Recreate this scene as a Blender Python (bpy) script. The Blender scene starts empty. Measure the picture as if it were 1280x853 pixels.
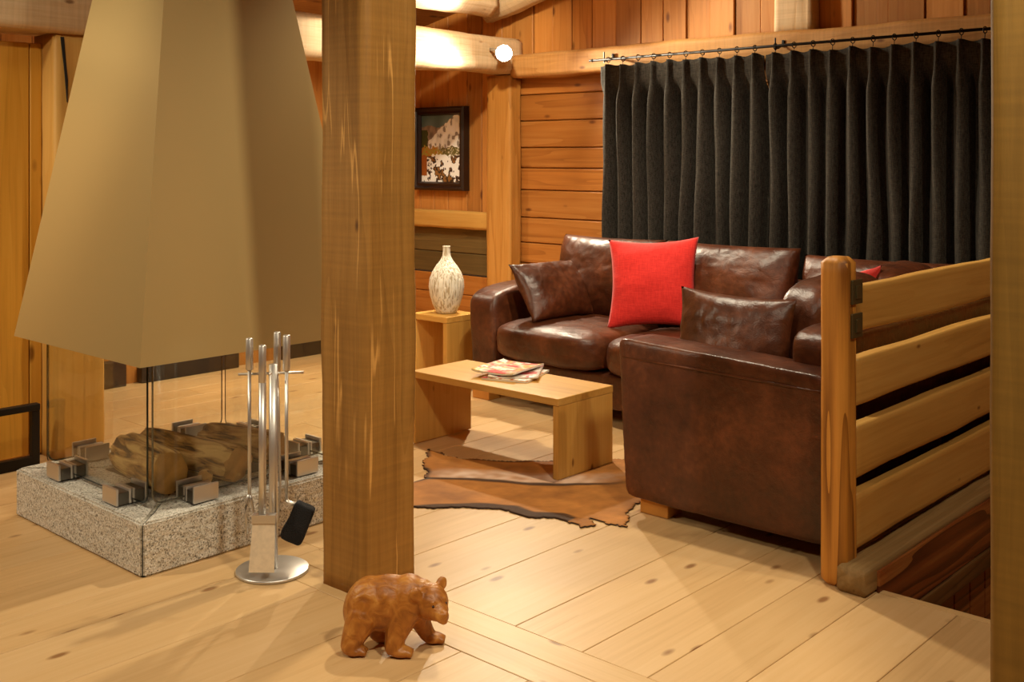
import bpy, bmesh, math, random
from mathutils import Vector, Matrix, Euler, noise
random.seed(7)
PI = math.pi
S = bpy.context.scene
COL = S.collection
V = Vector

# ------------------------------------------------------------------ helpers
def wmat(o):
    m = o.matrix_basis.copy()
    return wmat(o.parent) @ o.matrix_parent_inverse @ m if o.parent else m

def attach(o, parent):
    o.parent = parent
    o.matrix_parent_inverse = wmat(parent).inverted()

def obj(name, bm, mat, parent=None, loc=(0, 0, 0), rot=(0, 0, 0), smooth=True):
    me = bpy.data.meshes.new(name)
    bmesh.ops.recalc_face_normals(bm, faces=bm.faces)
    bm.to_mesh(me); bm.free()
    for p in me.polygons: p.use_smooth = smooth
    for m in (mat if isinstance(mat, (list, tuple)) else [mat]): me.materials.append(m)
    o = bpy.data.objects.new(name, me)
    COL.objects.link(o)
    o.location = loc; o.rotation_euler = rot
    if parent: attach(o, parent)
    return o

def empty(name, loc, rotz=0):
    o = bpy.data.objects.new(name, None)
    o.empty_display_size = .1
    COL.objects.link(o); o.location = loc; o.rotation_euler = (0, 0, rotz)
    return o

def tag(o, label, cat, group=None):
    o['label'] = label; o['category'] = cat
    if group: o['group'] = group
    return o

def struct(o):
    o['kind'] = 'structure'; return o

def nz(p, s, seed=0): return noise.noise(V(p) * s + V((seed * 7.3, seed * 3.1, -seed * 5.7)))

def box(bm, x0, x1, y0, y1, z0, z1, bev=0, seg=2):
    r = bmesh.ops.create_cube(bm, size=1)
    vs = r['verts']
    for v in vs:
        v.co = V(((x0 + x1) / 2 + v.co.x * (x1 - x0), (y0 + y1) / 2 + v.co.y * (y1 - y0), (z0 + z1) / 2 + v.co.z * (z1 - z0)))
    if bev:
        es = list({e for v in vs for e in v.link_edges})
        bmesh.ops.bevel(bm, geom=es, offset=bev, segments=seg, affect='EDGES', profile=.6)
    return vs

def boxbm(*a, **k):
    bm = bmesh.new(); box(bm, *a, **k); return bm

def ring_surface(bm, rings, cap=True, close=True):
    vr = [[bm.verts.new(p) for p in r] for r in rings]
    n = len(vr[0])
    for a, b in zip(vr, vr[1:]):
        for i in range(n if close else n - 1):
            j = (i + 1) % n
            bm.faces.new((a[i], a[j], b[j], b[i]))
    if cap and close:
        for r in (vr[0], vr[-1]):
            c = bm.verts.new(sum((v.co for v in r), V()) / n)
            for i in range(n): bm.faces.new((r[i], r[(i + 1) % n], c))
    return vr

def hewn(L, w, h, amp=.004, r=.012, step=.05, seed=0, lump=0.0, per=10, cham=False):
    """rough timber along local X from 0..L, centred in y,z"""
    bm = bmesh.new()
    sec = []
    def side(ax, bx, n):
        for i in range(n):
            t = i / n
            sec.append((ax[0] + (bx[0] - ax[0]) * t, ax[1] + (bx[1] - ax[1]) * t))
    a, b = w / 2, h / 2
    pts = [(-a + r, -b), (a - r, -b), (a, -b + r), (a, b - r), (a - r, b), (-a + r, b), (-a, b - r), (-a, -b + r)]
    for i in range(8):
        side(pts[i], pts[(i + 1) % 8], per if i % 2 == 0 else 2)
    ns = max(2, int(L / step))
    rings = []
    for k in range(ns + 1):
        x = L * k / ns
        s = 1
        ring = []
        for (y, z) in sec:
            p = V((x, y, z))
            d = amp * (nz((x * .5, y, z), 9, seed) + .5 * nz((x * .4, y, z), 30, seed)) + lump * nz((x * .6, y * .6, z * .6), 3.0, seed + 3)
            n = V((0, y / a, z / b)); n.normalize()
            p += n * d
            if cham and (k == 0 or k == ns): p = V((p.x, p.y * (1 - cham / a), p.z * (1 - cham / b)))
            ring.append(p)
        rings.append(ring)
        if cham and k == 0:
            rings.append([V((cham, q.y / (1 - cham / a), q.z / (1 - cham / b))) for q in ring])
        if cham and k == ns:
            rings.insert(-1, [V((L - cham, q.y / (1 - cham / a), q.z / (1 - cham / b))) for q in ring])
    ring_surface(bm, rings)
    return bm

def puff(w, d, h, k=6, bulge=.12, n=22, wr=.004, seed=0, sag=0):
    bm = bmesh.new()
    bmesh.ops.create_cube(bm, size=2)
    bmesh.ops.subdivide_edges(bm, edges=bm.edges[:], cuts=n, use_grid_fill=True)
    for v in bm.verts:
        p = v.co
        m = max(abs(p.x), abs(p.y), abs(p.z))
        q = (abs(p.x) ** k + abs(p.y) ** k + abs(p.z) ** k) ** (1 / k)
        p = p * (m / q)
        b = 1 + bulge * (1 - min(1, p.x * p.x)) * (1 - min(1, p.y * p.y))
        c = V((p.x * w / 2, p.y * d / 2, p.z * h / 2 * b))
        nn = V((p.x ** 5, p.y ** 5, p.z ** 5)); 
        if nn.length > 1e-6: nn.normalize()
        f = wr * (nz((c.x, c.y * 1.7, c.z), 7, seed) + .6 * abs(nz((c.x * 1.5, c.y, c.z * 2), 16, seed + 1)))
        c += nn * f
        if sag and c.z > 0: c.z -= sag * (1 - p.x * p.x) * (1 - p.y * p.y)
        v.co = c
    return bm

def pillow(w, h, t, n=36, pinch=.07, wr=.006, seed=0, seam=False, ex=.55):
    """flat pillow, local x = width, z = height, y = thickness"""
    bm = bmesh.new()
    def pt(i, j, s):
        u = -1 + 2 * i / n; v = -1 + 2 * j / n
        x = w / 2 * u * (1 - pinch * (1 - v * v) ** 1.0 * abs(u) ** 1.5)
        z = h / 2 * v * (1 - pinch * (1 - u * u) ** 1.0 * abs(v) ** 1.5)
        th = t / 2 * ((1 - u * u) ** ex) * ((1 - v * v) ** ex)
        edge = (abs(u) ** 6 + abs(v) ** 6)
        y = s * (th + (wr * (nz((x, s * .3, z), 9, seed) + .8 * abs(nz((x * 1.4, s * .2, z), 18, seed + 2))) * min(1, th / .02)))
        if seam: y -= s * .004 * math.exp(-((u - .06) / .02) ** 2) * min(1, th / .02)
        return V((x, y, z))
    g = {}
    for s in (-1, 1):
        for i in range(n + 1):
            for j in range(n + 1):
                e = i in (0, n) or j in (0, n)
                if s == 1 and e: g[s, i, j] = g[-1, i, j]
                else: g[s, i, j] = bm.verts.new(pt(i, j, s))
        for i in range(n):
            for j in range(n):
                bm.faces.new((g[s, i, j], g[s, i + 1, j], g[s, i + 1, j + 1], g[s, i, j + 1]))
    return bm

def tube(bm, pts, rad, n=10, cap=True):
    pts = [V(p) for p in pts]
    rads = rad if isinstance(rad, (list, tuple)) else [rad] * len(pts)
    rings = []
    up = V((0, 0, 1))
    for i, p in enumerate(pts):
        t = (pts[min(i + 1, len(pts) - 1)] - pts[max(i - 1, 0)]).normalized()
        a = t.cross(up)
        if a.length < .05: a = t.cross(V((1, 0, 0)))
        a.normalize(); b = t.cross(a)
        rings.append([p + (a * math.cos(2 * PI * k / n) + b * math.sin(2 * PI * k / n)) * rads[i] for k in range(n)])
    ring_surface(bm, rings, cap)

def tubebm(*a, **k):
    bm = bmesh.new(); tube(bm, *a, **k); return bm

def lathe(bm, prof, n=32, c=(0, 0, 0)):
    rings = [[V((c[0] + r * math.cos(2 * PI * k / n), c[1] + r * math.sin(2 * PI * k / n), c[2] + z)) for k in range(n)] for r, z in prof]
    ring_surface(bm, rings)

def prism(bm, poly, z0, z1, bev=0):
    a = [bm.verts.new((x, y, z0)) for x, y in poly]
    b = [bm.verts.new((x, y, z1)) for x, y in poly]
    n = len(poly)
    fs = [bm.faces.new(a[::-1]), bm.faces.new(b)]
    for i in range(n): fs.append(bm.faces.new((a[i], a[(i + 1) % n], b[(i + 1) % n], b[i])))
    if bev:
        bmesh.ops.bevel(bm, geom=list({e for f in fs for e in f.edges}), offset=bev, segments=2, affect='EDGES')

def roundrect(x0, x1, y0, y1, r, n=6):
    out = []
    for cx, cy, a0 in ((x1 - r, y0 + r, -PI / 2), (x1 - r, y1 - r, 0), (x0 + r, y1 - r, PI / 2), (x0 + r, y0 + r, PI)):
        for i in range(n + 1):
            a = a0 + PI / 2 * i / n
            out.append((cx + r * math.cos(a), cy + r * math.sin(a)))
    return out

# ------------------------------------------------------------------ materials
def lin(c):
    return tuple((x / 12.92 if x <= .04045 else ((x + .055) / 1.055) ** 2.4) for x in [v / 255 for v in c]) + (1,)

class NT:
    def __init__(s, name):
        s.m = bpy.data.materials.new(name); s.m.use_nodes = True
        s.t = s.m.node_tree; s.b = s.t.nodes['Principled BSDF']
    def n(s, kind, **kw):
        nd = s.t.nodes.new(kind)
        for k, v in kw.items():
            if k in nd.inputs: nd.inputs[k].default_value = v
            else: setattr(nd, k, v)
        return nd
    def l(s, a, b): s.t.links.new(a, b)
    def ramp(s, fac, stops):
        r = s.n('ShaderNodeValToRGB'); e = r.color_ramp.elements
        while len(e) < len(stops): e.new(.5)
        for el, (p, c) in zip(e, stops): el.position = p; el.color = c
        s.l(fac, r.inputs[0]); return r.outputs[0]
    def mix(s, fac, a, b, mode='MIX'):
        m = s.n('ShaderNodeMix', data_type='RGBA', blend_type=mode)
        for sock, v in ((m.inputs[0], fac), (m.inputs[6], a), (m.inputs[7], b)):
            if hasattr(v, 'node'): s.l(v, sock)
            else: sock.default_value = v
        return m.outputs[2]
    def math(s, op, a, b=None):
        m = s.n('ShaderNodeMath', operation=op)
        for i, v in enumerate((a, b)):
            if v is None: continue
            if hasattr(v, 'node'): s.l(v, m.inputs[i])
            else: m.inputs[i].default_value = v
        return m.outputs[0]

def simple(name, col, rough=.5, metal=0, bump=0, bscale=50, var=0, vscale=5, **kw):
    t = NT(name)
    t.b.inputs['Roughness'].default_value = rough; t.b.inputs['Metallic'].default_value = metal
    for k, v in kw.items(): t.b.inputs[k].default_value = v
    tc = t.n('ShaderNodeTexCoord').outputs['Object']
    if var:
        nn = t.n('ShaderNodeTexNoise', Scale=vscale, Detail=4); t.l(tc, nn.inputs['Vector'])
        c = lin(col)
        col2 = tuple(x * (1 - var) for x in c[:3]) + (1,); col3 = tuple(min(1, x * (1 + var)) for x in c[:3]) + (1,)
        t.l(t.ramp(nn.outputs[0], [(.3, col2), (.7, col3)]), t.b.inputs['Base Color'])
    else: t.b.inputs['Base Color'].default_value = lin(col)
    if bump:
        nn = t.n('ShaderNodeTexNoise', Scale=bscale, Detail=5); t.l(tc, nn.inputs['Vector'])
        bp = t.n('ShaderNodeBump', Strength=bump, Distance=.01); t.l(nn.outputs[0], bp.inputs['Height']); t.l(bp.outputs[0], t.b.inputs['Normal'])
    return t.m

def wood(name, dark, mid, light, axis='x', streak=0, rough=.55, grain=1.0, knots=1.0, island=False, ring=.5, bump=.25, tint=.25, ringscale=9):
    """planed or sawn timber: long grain, growth rings, knots; axis = grain direction"""
    t = NT(name)
    tc = t.n('ShaderNodeTexCoord').outputs['Object']
    if island:
        rnd = t.n('ShaderNodeNewGeometry').outputs['Random Per Island']
    else:
        rnd = t.n('ShaderNodeObjectInfo').outputs['Random']
    cmb = t.n('ShaderNodeCombineXYZ')
    t.l(t.math('MULTIPLY', rnd, 37.0), cmb.inputs[0]); t.l(t.math('MULTIPLY', rnd, 91.0), cmb.inputs[1]); t.l(t.math('MULTIPLY', rnd, 53.0), cmb.inputs[2])
    ad = t.n('ShaderNodeVectorMath', operation='ADD'); t.l(tc, ad.inputs[0]); t.l(cmb.outputs[0], ad.inputs[1])
    def mp(a, b):
        m = t.n('ShaderNodeMapping'); sc = {'x': (a, b, b), 'y': (b, a, b), 'z': (b, b, a)}[axis]
        m.inputs['Scale'].default_value = sc; t.l(ad.outputs[0], m.inputs['Vector']); return m.outputs[0]
    # growth rings: contour lines of a stretched noise
    n1 = t.n('ShaderNodeTexNoise', Scale=1.0, Detail=2, Roughness=.45); t.l(mp(.35, 6.), n1.inputs['Vector'])
    fr = t.math('FRACT', t.math('MULTIPLY', n1.outputs[0], float(ringscale)))
    rg = t.math('POWER', fr, 2.6)
    # fibres
    n2 = t.n('ShaderNodeTexNoise', Scale=1.0, Detail=5, Roughness=.65); t.l(mp(1.8, 55.), n2.inputs['Vector'])
    n3 = t.n('ShaderNodeTexNoise', Scale=1.0, Detail=3); t.l(mp(.7, 3.), n3.inputs['Vector'])
    f = t.math('ADD', t.math('MULTIPLY', n2.outputs[0], .55 * grain), t.math('MULTIPLY', n3.outputs[0], .6))
    f = t.math('SUBTRACT', f, t.math('MULTIPLY', rg, ring * .5))
    col = t.ramp(f, [(.1, lin(dark)), (.5, lin(mid)), (.85, lin(light))])
    # knots
    if knots:
        vo = t.n('ShaderNodeTexVoronoi', Scale=1.0); vo.inputs['Randomness'].default_value = 1
        t.l(mp(3.4, 8.), vo.inputs['Vector'])
        kn = t.ramp(vo.outputs['Distance'], [(.08 * knots, (1, 1, 1, 1)), (.17 * knots, (0, 0, 0, 1))])
        kd = tuple(x * k_ for x, k_ in zip(lin(dark)[:3], (.52, .40, .34))) + (1,)
        col = t.mix(t.math('MULTIPLY', kn, .85), col, kd)
    if streak:
        # pale torn fibres along long drying cracks, and fine saw marks across the grain
        ns = t.n('ShaderNodeTexNoise', Scale=1.0, Detail=3, Roughness=.5); t.l(mp(.5, 11.), ns.inputs['Vector'])
        ln = t.ramp(t.math('ABSOLUTE', t.math('SUBTRACT', ns.outputs[0], .5)), [(.004, (1, 1, 1, 1)), (.016, (0, 0, 0, 1))])
        nb = t.n('ShaderNodeTexNoise', Scale=1.0, Detail=1); t.l(mp(2.2, 9.), nb.inputs['Vector'])
        ln = t.math('MULTIPLY', ln, t.ramp(nb.outputs[0], [(.5, (0, 0, 0, 1)), (.56, (1, 1, 1, 1))]))
        col = t.mix(t.math('MULTIPLY', ln, streak), col, lin((226, 170, 92)))
        nsw = t.n('ShaderNodeTexNoise', Scale=1.0, Detail=2); t.l(mp(70., 3.), nsw.inputs['Vector'])
        col = t.mix(.22, col, t.ramp(nsw.outputs[0], [(.3, (.35, .35, .35, 1)), (.7, (1, 1, 1, 1))]), 'MULTIPLY')
    # board to board tint
    tv = t.n('ShaderNodeMapRange'); tv.inputs['To Min'].default_value = 1 - tint; tv.inputs['To Max'].default_value = 1 + tint * .6
    t.l(t.math('FRACT', t.math('MULTIPLY', rnd, 7.77)), tv.inputs[0])
    hv = t.n('ShaderNodeHueSaturation'); t.l(tv.outputs[0], hv.inputs['Value']); t.l(col, hv.inputs['Color'])
    t.l(hv.outputs[0], t.b.inputs['Base Color'])
    t.b.inputs['Roughness'].default_value = rough
    t.b.inputs['Specular IOR Level'].default_value = .35
    bp = t.n('ShaderNodeBump', Strength=bump, Distance=.004)
    t.l(t.math('SUBTRACT', n2.outputs[0], t.math('MULTIPLY', rg, .5)), bp.inputs['Height']); t.l(bp.outputs[0], t.b.inputs['Normal'])
    return t.m

M = {}
M['floor'] = wood('pine_floor', (180, 138, 86), (210, 172, 120), (222, 188, 140), 'y', rough=.42, knots=.8, island=True, ring=.16, bump=.05, tint=.10, grain=.8, ringscale=6)
M['floorx'] = wood('pine_floor_cross', (178, 136, 84), (206, 168, 114), (220, 186, 136), 'x', rough=.42, knots=.7, island=True, ring=.16, bump=.05, tint=.08, grain=.8, ringscale=6)
M['wallx'] = wood('larch_boards', (128, 72, 24), (172, 108, 44), (192, 132, 66), 'x', rough=.5, island=True, ring=.42, bump=.25, tint=.14, knots=.8)
M['wallz'] = wood('larch_boards_upright', (144, 86, 32), (196, 130, 60), (212, 152, 82), 'z', rough=.55, island=True, ring=.3, bump=.25, tint=.32, knots=.9)
M['greywall'] = wood('weathered_boards', (62, 46, 20), (100, 78, 38), (124, 98, 52), 'x', rough=.7, island=True, ring=.3, bump=.4, tint=.2, knots=.6)
M['door'] = wood('door_pine', (150, 100, 22), (200, 142, 46), (214, 160, 66), 'z', rough=.5, island=True, ring=.25, bump=.1, tint=.12)
M['post'] = wood('hewn_post', (116, 76, 24), (160, 114, 50), (186, 140, 76), 'x', rough=.65, ring=.22, bump=.5, knots=.6, tint=.0, grain=.9, ringscale=6, streak=.75)
M['post_grey'] = wood('olive_post', (104, 74, 20), (138, 102, 38), (158, 122, 54), 'x', rough=.65, ring=.15, bump=.4, knots=.5, tint=.0, grain=.8, ringscale=5, streak=.15)
M['beam'] = wood('pale_beam', (160, 122, 76), (206, 172, 128), (226, 198, 160), 'x', rough=.65, ring=.22, bump=.5, knots=.6, tint=.1, streak=.3)
M['beam2'] = wood('golden_beam', (150, 96, 40), (196, 140, 76), (216, 166, 104), 'x', rough=.65, ring=.3, bump=.5, knots=.7, tint=.1, streak=.4)
M['rail'] = wood('rail_pine', (160, 112, 44), (198, 148, 72), (214, 168, 92), 'x', rough=.5, ring=.18, bump=.12, knots=.5, tint=.08)
M['newel'] = wood('old_larch', (120, 70, 16), (190, 128, 50), (212, 154, 72), 'x', rough=.5, ring=.75, bump=.3, knots=.8, tint=0, ringscale=8)
M['cpost'] = wood('wall_post', (130, 80, 26), (184, 126, 54), (206, 152, 80), 'x', rough=.6, ring=.35, bump=.35, knots=.6, tint=0)
M['stair'] = wood('dark_old_board', (84, 36, 14), (132, 70, 32), (190, 132, 70), 'y', rough=.4, ring=1.5, bump=.35, knots=.5, tint=.1, ringscale=9)
M['sill'] = wood('grey_sill', (92, 70, 38), (136, 106, 62), (166, 136, 90), 'x', rough=.7, ring=.3, bump=.5, knots=.4, tint=0)
M['table'] = wood('oak_table', (158, 108, 40), (200, 150, 72), (214, 168, 92), 'x', rough=.45, ring=.2, bump=.08, knots=.5, tint=.1)
M['ceil'] = wood('ceiling_boards', (106, 68, 28), (150, 102, 50), (174, 126, 68), 'y', rough=.6, island=True, ring=.25, bump=.2, tint=.2)
M['steel'] = simple('brushed_steel', (214, 210, 204), .36, .85, bump=.03, bscale=300)
M['pan'] = simple('brushed_pan', (236, 220, 192), .45, .35, var=.08, vscale=60)
M['steel_pale'] = simple('satin_steel', (226, 220, 210), .4, .8)
M['clipdark'] = simple('clip_body', (110, 106, 98), .35, .9)
M['black'] = simple('black_bristle', (14, 13, 16), .85, 0, bump=.8, bscale=250)
M['iron'] = simple('dark_iron', (34, 28, 22), .5, .6, bump=.1, bscale=80)
M['bronze'] = simple('bronze_switch', (84, 72, 44), .45, .5)
M['black_rod'] = simple('black_rod', (24, 20, 16), .45, .5)
M['canvas_back'] = simple('black_void', (20, 15, 10), .9)
M['hood'] = simple('hood_paint', (184, 158, 106), .3, 0.0)
M['hood'].node_tree.nodes['Principled BSDF'].inputs['Metallic'].default_value = .25
M['red'] = None

def leather():
    t = NT('brown_leather')
    tc = t.n('ShaderNodeTexCoord').outputs['Object']
    a = t.n('ShaderNodeTexNoise', Scale=4.5, Detail=6, Roughness=.6); t.l(tc, a.inputs['Vector'])
    b = t.n('ShaderNodeTexNoise', Scale=40, Detail=4); t.l(tc, b.inputs['Vector'])
    f = t.math('ADD', t.math('MULTIPLY', a.outputs[0], .75), t.math('MULTIPLY', b.outputs[0], .25))
    t.l(t.ramp(f, [(.3, lin((46, 21, 10))), (.52, lin((82, 41, 20))), (.72, lin((120, 66, 36)))]), t.b.inputs['Base Color'])
    t.b.inputs['Roughness'].default_value = .36
    t.l(t.ramp(a.outputs[0], [(.3, (.30,) * 3 + (1,)), (.7, (.46,) * 3 + (1,))]), t.b.inputs['Roughness'])
    v = t.n('ShaderNodeTexVoronoi', Scale=220); t.l(tc, v.inputs['Vector'])
    c = t.n('ShaderNodeTexNoise', Scale=13, Detail=5, Distortion=1.2); t.l(tc, c.inputs['Vector'])
    h = t.math('ADD', t.math('MULTIPLY', v.outputs['Distance'], .1), t.math('MULTIPLY', c.outputs[0], 1.0))
    bp = t.n('ShaderNodeBump', Strength=.35, Distance=.012); t.l(h, bp.inputs['Height']); t.l(bp.outputs[0], t.b.inputs['Normal'])
    return t.m
M['leather'] = leather()

def fabric(name, c1, c2, scale=260, bump=.5):
    t = NT(name)
    tc = t.n('ShaderNodeTexCoord').outputs['Object']
    def w(d):
        n = t.n('ShaderNodeTexNoise', Scale=1, Detail=2); m = t.n('ShaderNodeMapping'); m.inputs['Scale'].default_value = d
        t.l(tc, m.inputs[0]); t.l(m.outputs[0], n.inputs['Vector']); return n.outputs[0]
    f = t.math('ADD', t.math('MULTIPLY', w((scale, scale * .3, scale * .12)), .5), t.math('MULTIPLY', w((scale * .12, scale * .3, scale)), .5))
    t.l(t.ramp(f, [(.35, lin(c1)), (.65, lin(c2))]), t.b.inputs['Base Color'])
    t.b.inputs['Roughness'].default_value = .9; t.b.inputs['Sheen Weight'].default_value = .15
    bp = t.n('ShaderNodeBump', Strength=bump, Distance=.004); t.l(f, bp.inputs['Height']); t.l(bp.outputs[0], t.b.inputs['Normal'])
    return t.m
M['red'] = fabric('red_weave', (204, 30, 24), (226, 48, 40), 200)
M['curtain'] = fabric('charcoal_curtain', (36, 33, 30), (72, 67, 60), 300, .3)
M['curtain'].node_tree.nodes['Principled BSDF'].inputs['Sheen Weight'].default_value = 0
M['curtain'].node_tree.nodes['Principled BSDF'].inputs['Specular IOR Level'].default_value = .15

def granite():
    t = NT('granite')
    tc = t.n('ShaderNodeTexCoord').outputs['Object']
    v = t.n('ShaderNodeTexVoronoi', Scale=230); t.l(tc, v.inputs['Vector'])
    sx = t.n('ShaderNodeSeparateColor'); t.l(v.outputs['Color'], sx.inputs[0])
    n = t.n('ShaderNodeTexNoise', Scale=60, Detail=4); t.l(tc, n.inputs['Vector'])
    f = t.math('ADD', t.math('MULTIPLY', sx.outputs[0], .6), t.math('MULTIPLY', n.outputs[0], .4))
    t.l(t.ramp(f, [(.16, lin((96, 90, 80))), (.3, lin((172, 164, 148))), (.5, lin((206, 200, 186))), (.8, lin((230, 224, 212)))]), t.b.inputs['Base Color'])
    t.b.inputs['Roughness'].default_value = .8
    m = t.n('ShaderNodeTexNoise', Scale=45, Detail=6); t.l(tc, m.inputs['Vector'])
    bp = t.n('ShaderNodeBump', Strength=.6, Distance=.012); t.l(m.outputs[0], bp.inputs['Height']); t.l(bp.outputs[0], t.b.inputs['Normal'])
    return t.m
M['granite'] = granite()
M['slate'] = simple('slate_tray', (104, 96, 84), .6, 0, bump=.2, bscale=30, var=.25, vscale=8)

def glass():
    t = NT('clear_glass')
    out = [n for n in t.t.nodes if n.type == 'OUTPUT_MATERIAL'][0]
    t.b.inputs['Transmission Weight'].default_value = 1; t.b.inputs['Roughness'].default_value = 0
    t.b.inputs['IOR'].default_value = 1.45; t.b.inputs['Base Color'].default_value = (.93, .94, .9, 1)
    return t.m
M['glass'] = glass()
M['glassedge_pale'] = simple('glass_edge_pale', (150, 140, 110), .2, **{'Transmission Weight': .6})
M['glassedge'] = simple('glass_edge', (30, 36, 30), .2)

def vase_mat():
    t = NT('carved_cream_ceramic')
    tc = t.n('ShaderNodeTexCoord').outputs['Object']
    m = t.n('ShaderNodeMapping'); m.inputs['Scale'].default_value = (100, 100, 10); t.l(tc, m.inputs[0])
    n = t.n('ShaderNodeTexNoise', Scale=1, Detail=3, Distortion=.6); t.l(m.outputs[0], n.inputs['Vector'])
    t.l(t.ramp(n.outputs[0], [(.38, lin((176, 158, 126))), (.5, lin((232, 224, 206)))]), t.b.inputs['Base Color'])
    t.b.inputs['Roughness'].default_value = .6
    bp = t.n('ShaderNodeBump', Strength=.9, Distance=.012); t.l(n.outputs[0], bp.inputs['Height']); t.l(bp.outputs[0], t.b.inputs['Normal'])
    return t.m
M['vase'] = vase_mat()

def vcol(name, rough=.6, bump=0, bscale=200, stretch=(1, 1, 1), spec=.3):
    t = NT(name)
    a = t.n('ShaderNodeVertexColor'); a.layer_name = 'Col'
    t.l(a.outputs[0], t.b.inputs['Base Color']); t.b.inputs['Roughness'].default_value = rough
    t.b.inputs['Specular IOR Level'].default_value = spec
    if bump:
        tc = t.n('ShaderNodeTexCoord').outputs['Object']
        m = t.n('ShaderNodeMapping'); m.inputs['Scale'].default_value = stretch; t.l(tc, m.inputs[0])
        n = t.n('ShaderNodeTexNoise', Scale=bscale, Detail=3); t.l(m.outputs[0], n.inputs['Vector'])
        bp = t.n('ShaderNodeBump', Strength=bump, Distance=.004); t.l(n.outputs[0], bp.inputs['Height']); t.l(bp.outputs[0], t.b.inputs['Normal'])
    return t.m
M['hide'] = vcol('cow_hide', .75, .4, 60, (1, 6, 1))
M['paint'] = vcol('oil_paint', .4, .3, 150)
M['cover'] = vcol('magazine_cover', .3)
M['paper'] = simple('paper', (226, 220, 206), .6)

def bear_mat():
    t = NT('carved_cedar')
    tc = t.n('ShaderNodeTexCoord').outputs['Object']
    m = t.n('ShaderNodeMapping'); m.inputs['Scale'].default_value = (26, 60, 26); m.inputs['Rotation'].default_value = (0, .7, .2); t.l(tc, m.inputs[0])
    n = t.n('ShaderNodeTexNoise', Scale=1, Detail=3, Distortion=.8); t.l(m.outputs[0], n.inputs['Vector'])
    n2 = t.n('ShaderNodeTexNoise', Scale=14, Detail=3); t.l(tc, n2.inputs['Vector'])
    f = t.math('ADD', t.math('MULTIPLY', n.outputs[0], .5), t.math('MULTIPLY', n2.outputs[0], .5))
    t.l(t.ramp(f, [(.3, lin((112, 58, 14))), (.5, lin((168, 104, 36))), (.68, lin((202, 142, 66)))]), t.b.inputs['Base Color'])
    t.b.inputs['Roughness'].default_value = .42
    bp = t.n('ShaderNodeBump', Strength=.6, Distance=.008); t.l(n.outputs[0], bp.inputs['Height']); t.l(bp.outputs[0], t.b.inputs['Normal'])
    return t.m
M['bear'] = bear_mat()
M['beareye'] = simple('bear_eye', (60, 26, 8), .3)

def bark():
    t = NT('log_bark')
    tc = t.n('ShaderNodeTexCoord').outputs['Object']
    m = t.n('ShaderNodeMapping'); m.inputs['Scale'].default_value = (6, 30, 30); t.l(tc, m.inputs[0])
    n = t.n('ShaderNodeTexNoise', Scale=1, Detail=6, Distortion=.7); t.l(m.outputs[0], n.inputs['Vector'])
    t.l(t.ramp(n.outputs[0], [(.36, lin((66, 42, 16))), (.46, lin((172, 126, 62))), (.58, lin((222, 184, 118)))]), t.b.inputs['Base Color'])
    t.b.inputs['Roughness'].default_value = .85
    bp = t.n('ShaderNodeBump', Strength=.9, Distance=.02); t.l(n.outputs[0], bp.inputs['Height']); t.l(bp.outputs[0], t.b.inputs['Normal'])
    return t.m
M['bark'] = bark()
M['logend'] = simple('split_wood', (186, 138, 70), .8, 0, bump=.5, bscale=40, var=.35, vscale=12)

def emit(name, col, s):
    t = NT(name); t.b.inputs['Base Color'].default_value = (0, 0, 0, 1)
    t.b.inputs['Emission Color'].default_value = col; t.b.inputs['Emission Strength'].default_value = s
    return t.m
M['lamp'] = emit('lamp_glow', (1, .9, .75, 1), 220)

# ------------------------------------------------------------------ setting
WY = 5.70        # back wall plane
XL = -6.30       # far left wall
def ceil_z(x): return 2.58 + .21 * (x + 5.2)

# floor boards run along Y, each its own island
bm = bmesh.new()
xs = [-8.0]
while xs[-1] < 1.6: xs.append(xs[-1] + random.choice((.2, .235, .26, .3)))
seams = [x for x in xs if x < -2.9] + [-2.845, -2.53, -2.195, -1.94, -1.715, -1.507] + [-1.25, -.98, -.75, -.47, -.2, .1, .4, .7, 1.0, 1.3, 1.6]
g = .0012
FX = [x for x in xs if x < -2.9][-1]
for a, b in zip(seams, seams[1:]):
    if b < -2.9:
        y = -1.6 + random.random() * .5
        cuts = [-2.2] 
        while cuts[-1] < 7.2: cuts.append(cuts[-1] + random.uniform(1.6, 3.4))
        for c, d in zip(cuts, cuts[1:]): box(bm, a + g, b - g, c + g * .6, min(d, 7.4) - g * .6, -.04, 0, .0016, 1)
    else:
        box(bm, a + g, b - g, -2.2, 2.19, -.04, 0, .0016, 1)
        if b < -1.49:
            box(bm, a + g, b - g, 2.418, 7.4, -.04, 0, .0016, 1)
        else:
            box(bm, a + g, b - g, 2.418, 3.385, -.04, 0, .0016, 1)
struct(obj('floor', bm, M['floor'], smooth=False))
bm = bmesh.new()
for a, b in ((2.192, 2.303), (2.305, 2.416)):
    box(bm, FX, 1.6, a, b, -.04, 0.0005, .0016, 1)
struct(obj('trim_1', bm, M['floorx'], smooth=False))
# stairwell edge nosing and well
bm = bmesh.new(); box(bm, -1.5, 1.6, 3.387, 3.42, -.3, .001, .004)
struct(obj('trim_2', bm, M['floorx'], smooth=False))

# back wall: horizontal boards right of the corner post
bm = bmesh.new()
zs = [-.02, .18, .36, .52, .66, .802, .977, 1.169, 1.321, 1.462, 1.648, 1.829, 1.96, 2.1]
for a, b in zip(zs, zs[1:]):
    box(bm, -5.198, 1.6, WY, WY + .05, a + .003, b - .003, .006, 1)
box(bm, -5.198, 1.6, WY + .03, WY + .06, -.02, 2.1)
struct(obj('wall_back', bm, M['wallx'], smooth=False))
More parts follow.
